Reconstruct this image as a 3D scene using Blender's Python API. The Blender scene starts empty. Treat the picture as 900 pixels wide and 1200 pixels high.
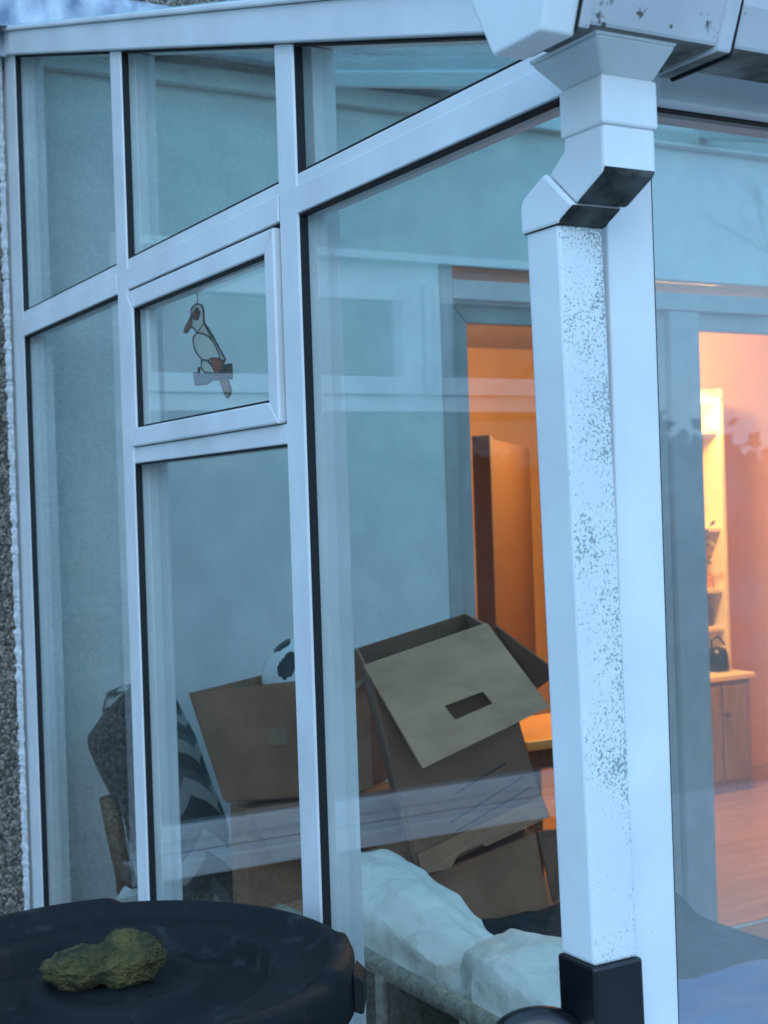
import bpy, bmesh, math, random
from mathutils import Vector, Matrix, noise
random.seed(7)
R = math.radians
S = bpy.context.scene

# ---------------------------------------------------------------- camera
cam_d = bpy.data.cameras.new('camera')
cam = bpy.data.objects.new('camera', cam_d); S.collection.objects.link(cam)
yaw, pitch, roll = 0.51555, -0.00276, -0.03316
fw = Vector((math.sin(yaw)*math.cos(pitch), math.cos(yaw)*math.cos(pitch), math.sin(pitch)))
rt = Vector((math.cos(yaw), -math.sin(yaw), 0)); up = rt.cross(fw)
r2 = rt*math.cos(roll)+up*math.sin(roll); u2 = -rt*math.sin(roll)+up*math.cos(roll)
M = Matrix((r2, u2, -fw)).transposed().to_4x4(); M.translation = Vector((-1.0, -1.143, 1.6))
cam.matrix_world = M
cam_d.sensor_fit = 'HORIZONTAL'; cam_d.sensor_width = 36; cam_d.lens = 36*1660.6/900
cam_d.clip_start = 0.02; cam_d.clip_end = 500
S.camera = cam
cam_d.dof.use_dof = True; cam_d.dof.focus_distance = 1.95; cam_d.dof.aperture_fstop = 13

# ---------------------------------------------------------------- world, sun, exposure
SUN_EL, SUN_AZ = R(18), R(205)          # azimuth of the sun, clockwise from +y: low behind the camera's left
w = bpy.data.worlds.new('World'); S.world = w; w.use_nodes = True
nt = w.node_tree; nt.nodes.clear()
sky = nt.nodes.new('ShaderNodeTexSky'); sky.sky_type = 'NISHITA'; sky.sun_disc = False
sky.sun_elevation = SUN_EL; sky.sun_rotation = SUN_AZ
sky.air_density = 1.6; sky.dust_density = 0.3; sky.ozone_density = 5.0
bg = nt.nodes.new('ShaderNodeBackground'); bg.inputs['Strength'].default_value = 0.15
out = nt.nodes.new('ShaderNodeOutputWorld')
cl_ = nt.nodes.new('ShaderNodeMix'); cl_.data_type = 'RGBA'; cl_.inputs['Factor'].default_value = 0.88
cl_.inputs['B'].default_value = (1.06, 2.02, 3.35, 1)     # even dusk cloud over the clear sky
nt.links.new(sky.outputs[0], cl_.inputs['A']); nt.links.new(cl_.outputs['Result'], bg.inputs[0]); nt.links.new(bg.outputs[0], out.inputs[0])
sl = bpy.data.lights.new('sun', 'SUN'); sl.energy = 0.15; sl.angle = R(40); sl.color = (0.75, 0.9, 1.0)
so = bpy.data.objects.new('sun', sl); S.collection.objects.link(so)
sd = Vector((math.sin(SUN_AZ)*math.cos(R(25)), math.cos(SUN_AZ)*math.cos(R(25)), math.sin(R(25))))
so.rotation_euler = sd.to_track_quat('Z', 'Y').to_euler()
S.view_settings.view_transform = 'Standard'; S.view_settings.look = 'None'
S.view_settings.gamma = 1.0; S.view_settings.exposure = 2.12
S.cycles.max_bounces = 10; S.cycles.transparent_max_bounces = 32; S.cycles.glossy_bounces = 5

# ---------------------------------------------------------------- materials
def nodes(name):
    m = bpy.data.materials.new(name); m.use_nodes = True
    t = m.node_tree; t.nodes.clear()
    return m, t, t.nodes.new('ShaderNodeOutputMaterial')
def nd(t, kind, **k):
    n = t.nodes.new(kind)
    for a, v in k.items():
        if a in n.inputs: n.inputs[a].default_value = v
        else: setattr(n, a, v)
    return n
def mat(name, col, rough=0.5, col2=None, scale=20.0, bump=0.0, bscale=80.0, spec=0.5, metal=0.0, stretch=None,
        detail=6.0, lo=0.35, hi=0.65, coat=0.0):
    m, t, o = nodes(name)
    p = nd(t, 'ShaderNodeBsdfPrincipled'); p.inputs['Roughness'].default_value = rough
    p.inputs['Specular IOR Level'].default_value = spec; p.inputs['Metallic'].default_value = metal
    p.inputs['Coat Weight'].default_value = coat
    t.links.new(p.outputs[0], o.inputs[0])
    g = nd(t, 'ShaderNodeNewGeometry'); src = g.outputs['Position']
    if stretch:
        mp = nd(t, 'ShaderNodeMapping'); mp.inputs['Scale'].default_value = stretch
        t.links.new(src, mp.inputs[0]); src = mp.outputs[0]
    if col2 is None: col2 = tuple(c*0.85 for c in col)
    n = nd(t, 'ShaderNodeTexNoise'); n.inputs['Scale'].default_value = scale; n.inputs['Detail'].default_value = detail
    t.links.new(src, n.inputs['Vector'])
    r = nd(t, 'ShaderNodeValToRGB'); r.color_ramp.elements[0].position = lo; r.color_ramp.elements[1].position = hi
    r.color_ramp.elements[0].color = (*col2, 1); r.color_ramp.elements[1].color = (*col, 1)
    t.links.new(n.outputs['Fac'], r.inputs[0]); t.links.new(r.outputs[0], p.inputs['Base Color'])
    if bump:
        b = nd(t, 'ShaderNodeBump'); b.inputs['Strength'].default_value = bump; b.inputs['Distance'].default_value = 0.01
        n2 = nd(t, 'ShaderNodeTexNoise'); n2.inputs['Scale'].default_value = bscale; n2.inputs['Detail'].default_value = 4
        t.links.new(src, n2.inputs['Vector']); t.links.new(n2.outputs['Fac'], b.inputs['Height'])
        t.links.new(b.outputs[0], p.inputs['Normal'])
    return m

def upvc(name, speck=0.62, base=(0.80, 0.81, 0.82), zmin=None, dirt=(0.10, 0.11, 0.09), density=110, stain=0.16, clump=0.45, cscale=7, grad=None, soft=.05):
    """white plastic with faint weathering and a scatter of dark algae specks"""
    m, t, o = nodes(name)
    p = nd(t, 'ShaderNodeBsdfPrincipled'); p.inputs['Roughness'].default_value = 0.38
    p.inputs['Specular IOR Level'].default_value = 0.4
    t.links.new(p.outputs[0], o.inputs[0])
    g = nd(t, 'ShaderNodeNewGeometry')
    n = nd(t, 'ShaderNodeTexNoise'); n.inputs['Scale'].default_value = 6; n.inputs['Detail'].default_value = 8
    t.links.new(g.outputs['Position'], n.inputs['Vector'])
    r = nd(t, 'ShaderNodeValToRGB'); e = r.color_ramp.elements
    e[0].position = .3; e[1].position = .7
    e[0].color = (*[c*(1-stain) for c in base], 1); e[1].color = (*base, 1)
    t.links.new(n.outputs['Fac'], r.inputs[0])
    s = nd(t, 'ShaderNodeTexNoise'); s.inputs['Scale'].default_value = density; s.inputs['Detail'].default_value = 3
    s.inputs['Roughness'].default_value = 0.6
    t.links.new(g.outputs['Position'], s.inputs['Vector'])
    big = nd(t, 'ShaderNodeTexNoise'); big.inputs['Scale'].default_value = cscale; big.inputs['Detail'].default_value = 3
    t.links.new(g.outputs['Position'], big.inputs['Vector'])
    sub = nd(t, 'ShaderNodeMath', operation='SUBTRACT'); sub.inputs[1].default_value = .5
    t.links.new(big.outputs['Fac'], sub.inputs[0])
    add = nd(t, 'ShaderNodeMath', operation='MULTIPLY_ADD'); add.inputs[1].default_value = clump
    t.links.new(sub.outputs[0], add.inputs[0]); t.links.new(s.outputs['Fac'], add.inputs[2])
    sr = nd(t, 'ShaderNodeValToRGB'); sr.color_ramp.elements[0].position = speck; sr.color_ramp.elements[1].position = speck+soft
    last = add
    if grad:      # thicker growth towards one edge and the top
        dp = nd(t, 'ShaderNodeVectorMath', operation='DOT_PRODUCT'); dp.inputs[1].default_value = grad[:3]
        t.links.new(g.outputs['Position'], dp.inputs[0])
        a2 = nd(t, 'ShaderNodeMath', operation='ADD'); t.links.new(dp.outputs['Value'], a2.inputs[0]); t.links.new(add.outputs[0], a2.inputs[1])
        last = nd(t, 'ShaderNodeMath', operation='SUBTRACT'); last.inputs[1].default_value = grad[3]; t.links.new(a2.outputs[0], last.inputs[0])
    t.links.new(last.outputs[0], sr.inputs[0])
    mx = nd(t, 'ShaderNodeMix', data_type='RGBA'); mx.inputs['B'].default_value = (*dirt, 1)
    t.links.new(sr.outputs[0], mx.inputs['Factor']); t.links.new(r.outputs[0], mx.inputs['A'])
    t.links.new(mx.outputs['Result'], p.inputs['Base Color'])
    return m

def glass(name, tint=(0.945, 0.965, 0.955), ior=1.75, film=0.0, wob=0.0, blur=0.0):
    m, t, o = nodes(name)
    tr = nd(t, 'ShaderNodeBsdfTransparent'); tr.inputs[0].default_value = (*tint, 1)
    if blur:     # condensation softens what is seen through the pane
        rf = nd(t, 'ShaderNodeBsdfRefraction'); rf.inputs['IOR'].default_value = 1.03; rf.inputs['Roughness'].default_value = blur
        rf.inputs['Color'].default_value = (*tint, 1)
        mb = nd(t, 'ShaderNodeMixShader'); mb.inputs[0].default_value = .55
        t.links.new(tr.outputs[0], mb.inputs[1]); t.links.new(rf.outputs[0], mb.inputs[2]); tr = mb
    gl = nd(t, 'ShaderNodeBsdfGlossy'); gl.inputs['Roughness'].default_value = 0.0
    geo = nd(t, 'ShaderNodeNewGeometry')
    mr = nd(t, 'ShaderNodeMapRange'); mr.inputs['To Min'].default_value = ior; mr.inputs['To Max'].default_value = 1/ior
    t.links.new(geo.outputs['Backfacing'], mr.inputs['Value'])
    fr = nd(t, 'ShaderNodeFresnel'); t.links.new(mr.outputs[0], fr.inputs['IOR'])
    if wob:
        b = nd(t, 'ShaderNodeBump'); b.inputs['Strength'].default_value = wob; b.inputs['Distance'].default_value = 0.01
        n2 = nd(t, 'ShaderNodeTexNoise'); n2.inputs['Scale'].default_value = 2.2; n2.inputs['Detail'].default_value = 1
        t.links.new(geo.outputs['Position'], n2.inputs['Vector']); t.links.new(n2.outputs['Fac'], b.inputs['Height'])
        t.links.new(b.outputs[0], gl.inputs['Normal'])
    mx = nd(t, 'ShaderNodeMixShader')
    t.links.new(fr.outputs[0], mx.inputs[0]); t.links.new(tr.outputs[0], mx.inputs[1]); t.links.new(gl.outputs[0], mx.inputs[2])
    last = mx
    if film:   # thin misting / grime on the pane
        df = nd(t, 'ShaderNodeBsdfDiffuse'); df.inputs[0].default_value = (0.75, 0.78, 0.8, 1)
        tl = nd(t, 'ShaderNodeBsdfTranslucent'); tl.inputs[0].default_value = (0.75, 0.78, 0.8, 1)
        m2 = nd(t, 'ShaderNodeMixShader'); m2.inputs[0].default_value = .5
        t.links.new(df.outputs[0], m2.inputs[1]); t.links.new(tl.outputs[0], m2.inputs[2])
        n = nd(t, 'ShaderNodeTexNoise'); n.inputs['Scale'].default_value = 3.5; n.inputs['Detail'].default_value = 5
        t.links.new(geo.outputs['Position'], n.inputs['Vector'])
        mm = nd(t, 'ShaderNodeMapRange'); mm.inputs['From Min'].default_value = .3; mm.inputs['From Max'].default_value = .7
        mm.inputs['To Min'].default_value = film*.4; mm.inputs['To Max'].default_value = film*1.5
        t.links.new(n.outputs['Fac'], mm.inputs['Value'])
        m3 = nd(t, 'ShaderNodeMixShader'); t.links.new(mm.outputs[0], m3.inputs[0])
        t.links.new(last.outputs[0], m3.inputs[1]); t.links.new(m2.outputs[0], m3.inputs[2]); last = m3
    t.links.new(last.outputs[0], o.inputs[0])
    return m

def pebble(name, c1, c2, c3, scale=140):
    m, t, o = nodes(name)
    p = nd(t, 'ShaderNodeBsdfPrincipled'); p.inputs['Roughness'].default_value = 0.9
    t.links.new(p.outputs[0], o.inputs[0])
    g = nd(t, 'ShaderNodeNewGeometry')
    v = nd(t, 'ShaderNodeTexVoronoi'); v.inputs['Scale'].default_value = scale
    t.links.new(g.outputs['Position'], v.inputs['Vector'])
    sp = nd(t, 'ShaderNodeSeparateColor'); t.links.new(v.outputs['Color'], sp.inputs[0])
    r = nd(t, 'ShaderNodeValToRGB'); e = r.color_ramp.elements
    e[0].color = (*c1, 1); e[1].color = (*c3, 1); x = e.new(.55); x.color = (*c2, 1)
    t.links.new(sp.outputs[0], r.inputs[0])
    n = nd(t, 'ShaderNodeTexNoise'); n.inputs['Scale'].default_value = 5; n.inputs['Detail'].default_value = 5
    t.links.new(g.outputs['Position'], n.inputs['Vector'])
    mx = nd(t, 'ShaderNodeMix', data_type='RGBA', blend_type='MULTIPLY'); mx.inputs['Factor'].default_value = .5
    t.links.new(r.outputs[0], mx.inputs['A']); t.links.new(n.outputs['Color'], mx.inputs['B'])
    rr = nd(t, 'ShaderNodeValToRGB'); rr.color_ramp.elements[0].color = (.6, .6, .6, 1)
    t.links.new(n.outputs['Fac'], rr.inputs[0]); t.links.new(rr.outputs[0], mx.inputs['B'])
    t.links.new(mx.outputs['Result'], p.inputs['Base Color'])
    b = nd(t, 'ShaderNodeBump'); b.inputs['Strength'].default_value = 1.0; b.inputs['Distance'].default_value = 0.006
    inv = nd(t, 'ShaderNodeMath', operation='SUBTRACT'); inv.inputs[0].default_value = 1
    t.links.new(v.outputs['Distance'], inv.inputs[1]); t.links.new(inv.outputs[0], b.inputs['Height'])
    t.links.new(b.outputs[0], p.inputs['Normal'])
    return m

def emis(name, col, s):
    m, t, o = nodes(name); e = nd(t, 'ShaderNodeEmission'); e.inputs[0].default_value = (*col, 1); e.inputs[1].default_value = s
    t.links.new(e.outputs[0], o.inputs[0]); return m

def chevron(name):
    """woven cloth with nested grey and near-black zigzags"""
    m, t, o = nodes(name)
    p = nd(t, 'ShaderNodeBsdfPrincipled'); p.inputs['Roughness'].default_value = 0.85
    t.links.new(p.outputs[0], o.inputs[0])
    uv = nd(t, 'ShaderNodeUVMap'); s = nd(t, 'ShaderNodeSeparateXYZ'); t.links.new(uv.outputs[0], s.inputs[0])
    pp = nd(t, 'ShaderNodeMath', operation='PINGPONG'); pp.inputs[1].default_value = .5
    mu = nd(t, 'ShaderNodeMath', operation='MULTIPLY'); mu.inputs[1].default_value = 5.0
    t.links.new(s.outputs[0], mu.inputs[0]); t.links.new(mu.outputs[0], pp.inputs[0])
    ma = nd(t, 'ShaderNodeMath', operation='MULTIPLY_ADD'); ma.inputs[1].default_value = 7.5
    t.links.new(s.outputs[1], ma.inputs[0]); t.links.new(pp.outputs[0], ma.inputs[2])
    n = nd(t, 'ShaderNodeTexNoise'); n.inputs['Scale'].default_value = 12
    fr = nd(t, 'ShaderNodeMath', operation='FRACT'); t.links.new(ma.outputs[0], fr.inputs[0])
    r = nd(t, 'ShaderNodeValToRGB'); r.color_ramp.interpolation = 'CONSTANT'; e = r.color_ramp.elements
    e[0].color = (.035, .038, .042, 1); e[1].position = .42; e[1].color = (.36, .35, .33, 1)
    x = e.new(.78); x.color = (.10, .105, .11, 1)
    t.links.new(fr.outputs[0], r.inputs[0]); t.links.new(r.outputs[0], p.inputs['Base Color'])
    return m

M_white = upvc('white_upvc', speck=.79)
M_pipe = upvc('white_downpipe_plastic', speck=.76, base=(.79, .81, .82))
M_pipe_dirty = upvc('algae_specked_plastic', speck=.540, base=(.76, .79, .80), dirt=(.27, .30, .29), density=330, clump=.6, cscale=12, grad=(1.8, 0, .09, .054), soft=.11)
M_gut = upvc('weathered_gutter_plastic', speck=.62, base=(.60, .61, .64), dirt=(.10, .10, .09), density=40, stain=.3)
M_under = mat('black_algae_and_soffit_shade', (.10, .105, .10), .9, (.012, .015, .010), 22, bump=.6, bscale=120)  # algae under the pipe bends; also the soffit shade painted behind the gutter
M_gutunder = mat('grimy_shaded_gutter_underside', (.24, .23, .21), .85, (.06, .055, .05), 18, bump=.2)  # brownish grime, with the shade under the gutter put into the colour
M_gasket = mat('black_rubber_gasket', (.006, .007, .009), .7)
M_glass = glass('window_glass')
M_glass_front = glass('misted_window_glass', film=.17, wob=.05, ior=1.8)
M_roofglass = glass('blue_tinted_roof_glass', tint=(.70, .93, .93), ior=1.5, film=.18)
M_houseglass = glass('house_window_glass', tint=(.8, .85, .85), ior=1.4)
M_doorglass = glass('door_glass', tint=(.97, .97, .97), ior=1.35)
M_pebble = pebble('pebbledash', (.035, .03, .024), (.15, .128, .10), (.36, .32, .27), 150)
M_rough = pebble('painted_roughcast', (.25, .27, .26), (.35, .36, .36), (.42, .43, .42), 90)
M_plaster = mat('white_plaster', (.76, .75, .73), .9, (.68, .67, .66), 9, bump=.15, bscale=60)
M_edge = mat('lumpy_white_render', (.72, .73, .74), .9, (.5, .5, .5), 60, bump=.6, bscale=150)
M_lead = mat('weathered_lead', (.50, .55, .62), .55, (.12, .16, .24), 14, bump=.4, bscale=30, stretch=(1, 1, .5))
M_doorframe = mat('grey_painted_wood', (.50, .43, .42), .6, (.42, .36, .35), 10)
M_dooredge = mat('brown_painted_edge', (.12, .07, .05), .6)
M_peach = mat('peach_emulsion_wall', (.76, .47, .22), .9, (.70, .42, .19), 3)
M_ceil = mat('room_ceiling_paint', (.7, .62, .5), .9)
M_wood = mat('brown_wood', (.15, .066, .028), .6, (.10, .045, .018), 9, stretch=(8, 8, 1))
M_woodlight = mat('honey_wood', (.80, .42, .12), .4, (.66, .32, .09), 8, stretch=(1, 8, 8))
M_floor = mat('polished_wood_floor', (.42, .24, .12), .25, (.28, .15, .08), 5, stretch=(1, 14, 1))
M_cons_floor = mat('grey_vinyl_floor', (.10, .09, .085), .6)
M_card = mat('brown_cardboard', (.40, .20, .115), .85, (.28, .14, .08), 9, bump=.4, bscale=14, detail=9)
M_card_dark = mat('darker_brown_cardboard', (.26, .13, .08), .9, (.19, .095, .06), 6)
M_card_in = mat('pale_inner_cardboard', (.58, .34, .20), .85, (.42, .24, .14), 7, bump=.5, bscale=12, stretch=(1, 1, 2.5), detail=9)
M_tape2 = mat('brown_parcel_tape', (.36, .225, .145), .35, (.32, .20, .13), 9)
M_print = mat('printed_ink', (.03, .025, .025), .8)
M_tape = mat('cream_parcel_tape', (.66, .58, .42), .4)
M_ballw = mat('white_ball_leather', (.78, .80, .80), .4)
M_ballb = mat('black_ball_patch', (.01, .012, .014), .4)
M_chev = chevron('zigzag_woven_cloth')
M_ribbed = mat('dark_ribbed_cloth', (.07, .07, .07), .9, (.015, .017, .02), 60, bump=.8, bscale=90, stretch=(3, 3, 1))
M_blackcloth = mat('black_cloth', (.015, .018, .022), .9, (.03, .03, .035), 20, bump=.6, bscale=25)
M_cushion = mat('creased_white_sacking', (.90, .84, .75), .7, (.70, .63, .54), 5, bump=1.0, bscale=24, lo=.25, hi=.5)
M_wicker = mat('pale_wicker', (.40, .36, .29), .7, (.26, .22, .17), 60, bump=.6, bscale=120)
M_wickerd = mat('brown_wicker', (.15, .11, .08), .8, (.06, .045, .035), 45, bump=.8, bscale=90, stretch=(1, 1, 3))
M_butt = mat('dark_moulded_plastic', (.045, .048, .048), .68, (.0085, .010, .012), 26, lo=.58, hi=.84, detail=10, bump=.12, bscale=160, spec=.22)
M_black = mat('black_gloss_plastic', (.006, .006, .008), .3)
M_rock = mat('mossy_stone', (.13, .10, .030), .95, (.022, .024, .010), 30, bump=1, bscale=190)
M_blue = mat('blue_plastic_sheet', (.05, .22, .48), .5, (.03, .14, .34), 6, bump=.6, bscale=9)
M_paper = mat('white_paper', (.75, .76, .76), .8)
M_grass = mat('rough_grass', (.05, .09, .025), .9, (.03, .05, .015), 12)
M_patio = mat('concrete_slab', (.42, .41, .39), .9, (.32, .31, .29), 12, bump=.3)
M_gravel = pebble('gravel', (.06, .055, .05), (.16, .14, .12), (.3, .28, .25), 70)
M_bark = mat('dark_bark', (.05, .04, .03), .95, (.025, .02, .016), 20, bump=.6)
M_leaf = mat('hedge_leaf', (.035, .06, .02), .7, (.015, .03, .01), 4)
M_fence = mat('weathered_fence_board', (.16, .12, .09), .85, (.08, .06, .05), 8, stretch=(6, 6, 1))
M_base = mat('dull_grey_brown_wood', (.32, .22, .15), .6, (.22, .15, .10), 6, stretch=(9, 9, 1))
M_cream = mat('cream_dresser_paint', (.85, .74, .5), .5, (.8, .68, .45), 5)
M_curtain = mat('pale_curtain', (.6, .62, .62), .9, (.4, .42, .43), 10, stretch=(6, 6, .3))
M_dark = mat('dark_room', (.06, .065, .07), .9)
M_amber = emis('warm_lamp_glass', (1, .62, .22), 5)

# ---------------------------------------------------------------- helpers
def newbm(): return bmesh.new()
def quadmesh(bm, vs, fs):
    b = [bm.verts.new(v) for v in vs]
    for f in fs:
        try: bm.faces.new([b[i] for i in f])
        except ValueError: pass
    return b
def box(bm, x0, x1, y0, y1, z0, z1):
    quadmesh(bm, [(x, y, z) for z in (z0, z1) for y in (y0, y1) for x in (x0, x1)],
             [(0, 2, 3, 1), (4, 5, 7, 6), (0, 1, 5, 4), (2, 6, 7, 3), (0, 4, 6, 2), (1, 3, 7, 5)])
    return bm
def prism(bm, pts, v):
    """polygon pts swept along v"""
    v = Vector(v); n = len(pts); a = [bm.verts.new(p) for p in pts]; b = [bm.verts.new(Vector(p)+v) for p in pts]
    fs = [bm.faces.new(a), bm.faces.new(list(reversed(b)))]
    for i in range(n): fs.append(bm.faces.new([a[(i+1) % n], a[i], b[i], b[(i+1) % n]]))
    return fs
def loft(bm, A, B):
    """two equal rings joined and capped"""
    a = [bm.verts.new(p) for p in A]; b = [bm.verts.new(p) for p in B]; n = len(A)
    bm.faces.new(a); bm.faces.new(list(reversed(b)))
    for i in range(n): bm.faces.new([a[(i+1) % n], a[i], b[i], b[(i+1) % n]])
def tube(bm, pts, r, seg=10, rs=None, caps=True):
    pts = [Vector(p) for p in pts]; rings = []
    nrm = None
    for i, p in enumerate(pts):
        d = (pts[min(i+1, len(pts)-1)]-pts[max(i-1, 0)]).normalized()
        if nrm is None: nrm = d.orthogonal().normalized()
        nrm = (nrm-d*nrm.dot(d)).normalized(); bn = d.cross(nrm); rr = rs[i] if rs else r
        rings.append([bm.verts.new(p+(nrm*math.cos(2*math.pi*k/seg)+bn*math.sin(2*math.pi*k/seg))*rr) for k in range(seg)])
    for a, b in zip(rings, rings[1:]):
        for k in range(seg): bm.faces.new([a[k], a[(k+1) % seg], b[(k+1) % seg], b[k]])
    if caps: bm.faces.new(list(reversed(rings[0]))); bm.faces.new(rings[-1])
def lathe(bm, prof, c, seg=64, zmod=None):
    rings = []
    for r, z in prof:
        rings.append([bm.verts.new((c[0]+r*math.cos(2*math.pi*k/seg), c[1]+r*math.sin(2*math.pi*k/seg),
                                    c[2]+z+(zmod(r, z, 2*math.pi*k/seg) if zmod else 0))) for k in range(seg)])
    for a, b in zip(rings, rings[1:]):
        for k in range(seg): bm.faces.new([a[k], a[(k+1) % seg], b[(k+1) % seg], b[k]])
    bm.faces.new(list(reversed(rings[0]))); bm.faces.new(rings[-1])
def worldloc(o):
    v = Vector((0, 0, 0))
    while o: v = v+o.location; o = o.parent
    return v
def mk(name, bm, m, parent=None, bevel=0, smooth=False, label=None, subsurf=0, keepn=False):
    if not keepn: bmesh.ops.recalc_face_normals(bm, faces=bm.faces)
    co = [v.co for v in bm.verts]
    lo = Vector([min(c[i] for c in co) for i in range(3)]); hi = Vector([max(c[i] for c in co) for i in range(3)])
    org = Vector(((lo.x+hi.x)/2, (lo.y+hi.y)/2, lo.z))
    bmesh.ops.translate(bm, verts=bm.verts, vec=-org)
    me = bpy.data.meshes.new(name); bm.to_mesh(me); bm.free()
    o = bpy.data.objects.new(name, me); S.collection.objects.link(o)
    for mm in (m if isinstance(m, (list, tuple)) else [m]): me.materials.append(mm)
    if smooth: me.polygons.foreach_set('use_smooth', [True]*len(me.polygons))
    if parent: o.parent = parent; o.location = org-worldloc(parent)
    else: o.location = org
    if bevel:
        b = o.modifiers.new('bevel', 'BEVEL'); b.width = bevel; b.segments = 2; b.limit_method = 'ANGLE'; b.angle_limit = R(35)
    if subsurf:
        s = o.modifiers.new('sub', 'SUBSURF'); s.levels = subsurf; s.render_levels = subsurf
    if label: o['label'] = label
    return o
def thing(name, label, cat, loc=(0, 0, 0), group=None):
    o = bpy.data.objects.new(name, None); S.collection.objects.link(o); o.location = loc
    o['label'] = label; o['category'] = cat
    if group: o['group'] = group
    return o
def tag(o, label, cat, group=None, kind=None):
    o['label'] = label; o['category'] = cat
    if group: o['group'] = group
    if kind: o['kind'] = kind
    return o
def structure(o): o['kind'] = 'structure'; return o
def frame_members(bm, u0, u1, v0, v1, w, f, d0, d1, wb=None):
    """mitred rectangular frame in the u,v plane; f maps (u, v, depth) to a point; thickness d0..d1"""
    o = [(u0, v0), (u1, v0), (u1, v1), (u0, v1)]; i = [(u0+w, v0+w), (u1-w, v0+w), (u1-w, v1-w), (u0+w, v1-w)]
    g = .0006
    for k in range(4):
        a, b, c, d = o[k], o[(k+1) % 4], i[(k+1) % 4], i[k]
        # pull each member's ends in by a hair so the mitre shows
        e = Vector((b[0]-a[0], b[1]-a[1])).normalized()*g
        q = [(a[0]+e.x, a[1]+e.y), (b[0]-e.x, b[1]-e.y), (c[0]-e.x, c[1]-e.y), (d[0]+e.x, d[1]+e.y)]
        loft(bm, [f(x, y, d0) for x, y in q], [f(x, y, d1) for x, y in q])

# ---------------------------------------------------------------- ground
bm = newbm(); quadmesh(bm, [(-150, -150, 0), (150, -150, 0), (150, 150, 0), (-150, 150, 0)], [(0, 1, 2, 3)])
structure(mk('ground', bm, M_grass))
bm = newbm(); quadmesh(bm, [(-4, -4.5, .004), (7, -4.5, .004), (7, 2.57, .004), (-4, 2.57, .004)], [(0, 1, 2, 3)])
structure(mk('patio', bm, M_patio))

# ---------------------------------------------------------------- house
WY, WB = 2.58, 2.84                       # outer and inner face of the back wall of the conservatory
DX0, DX1, DZ0, DZ1 = 1.335, 3.30, .095, 2.350      # doorway into the lit room
EX0, EX1, EZ0, EZ1 = -2.35, -.27, .66, 2.352     # window in the open wall, seen mirrored in the side glazing
house = thing('house', 'pebbledashed house wall with lit room behind the white conservatory', 'house', (1.5, 3, 0))
def wallpieces(bm, x0, x1, z0, z1, hole=None, y0=WY, y1=WB):
    if hole:
        a, b, c, d = hole
        box(bm, x0, a, y0, y1, z0, z1); box(bm, b, x1, y0, y1, z0, z1)
        box(bm, a, b, y0, y1, d, z1)
        if c > z0: box(bm, a, b, y0, y1, z0, c)
    else: box(bm, x0, x1, y0, y1, z0, z1)
bm = newbm(); wallpieces(bm, -6, 0, 0, 5, (EX0, EX1, EZ0, EZ1)); box(bm, 0, 7, WY, WB, 2.95, 5)
mk('pebbledash_wall', bm, M_pebble, house)
bm = newbm(); wallpieces(bm, 0, 7, 0, 2.95, (DX0, DX1, DZ0, DZ1), y0=WY+.004)
mk('painted_wall', bm, M_plaster, house)
# lead flashing dressed over the roof junction
bm = newbm(); n = 60; rows = []
for i in range(n+1):
    x = -.45+i*1.9/n; rows.append([])
    for j, (dy, z) in enumerate([(-.004, 3.02), (-.012, 2.99), (-.014, 2.94), (-.02, 2.90), (-.06, 2.875), (-.14, 2.855)]):
        k = .006*noise.noise(Vector((x*9, z*14, 3)))
        rows[-1].append(bm.verts.new((x, WY+dy+(-abs(k) if j not in (0,) else 0), z+k*.8)))
for a, b in zip(rows, rows[1:]):
    for j in range(5): bm.faces.new([a[j], b[j], b[j+1], a[j+1]])
o = mk('lead_flashing', bm, M_lead, house, smooth=True); s = o.modifiers.new('solid', 'SOLIDIFY'); s.thickness = .003
# lumpy white render edge where the frame meets the pebbledash
bm = newbm(); n = 420; A = []; 
for i in range(n+1):
    z = .1+i*2.78/n
    wv = .006*noise.noise(Vector((0, 0, z*45)))+.005*noise.noise(Vector((5, 0, z*140)))
    A.append([bm.verts.new((-.0035+wv*.3-.004, 2.556, z)), bm.verts.new((-.012-wv*.9, 2.568+wv*.4, z)), bm.verts.new((-.019-wv*1.3, WY+.004, z))])
for a, b in zip(A, A[1:]):
    for j in range(2): bm.faces.new([a[j], b[j], b[j+1], a[j+1]])
mk('render_edge', bm, M_edge, house)

# house window beside the conservatory (visible as the mirrored white window)
def fy(y): return lambda u, v, d: (u, y+d, v)
ew = newbm(); F = fy(WY)
frame_members(ew, EX0+.002, EX1-.002, EZ0+.002, EZ1-.002, .06, F, .05, .12)
mulls = [-1.24]
for mx in mulls: box(ew, mx-.03, mx+.03, WY+.052, WY+.118, 1.945, EZ1-.06)
box(ew, EX0+.06, EX1-.06, WY+.052, WY+.118, 1.895, 1.9449)
win = mk('window', ew, M_white, house, bevel=.003)
for a, b in ((EX0+.062, -1.272), (-1.208, EX1-.062)):
    bm = newbm(); frame_members(bm, a, b, 1.947, EZ1-.062, .055, F, .035, .10); mk('casement_frame', bm, M_white, win, bevel=.003)
    bm = newbm(); box(bm, a+.055, b-.055, WY+.06, WY+.08, 2.0, EZ1-.117); mk('pane', bm, M_houseglass, win)
bm = newbm(); box(bm, EX0+.062, EX1-.062, WY+.07, WY+.09, EZ0+.064, 1.893); mk('pane', bm, M_houseglass, win)
bm = newbm(); box(bm, EX0-.05, EX1+.05, WY-.09, WY+.048, EZ0-.05, EZ0+.0); mk('sill', bm, M_white, win, bevel=.006)
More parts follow.
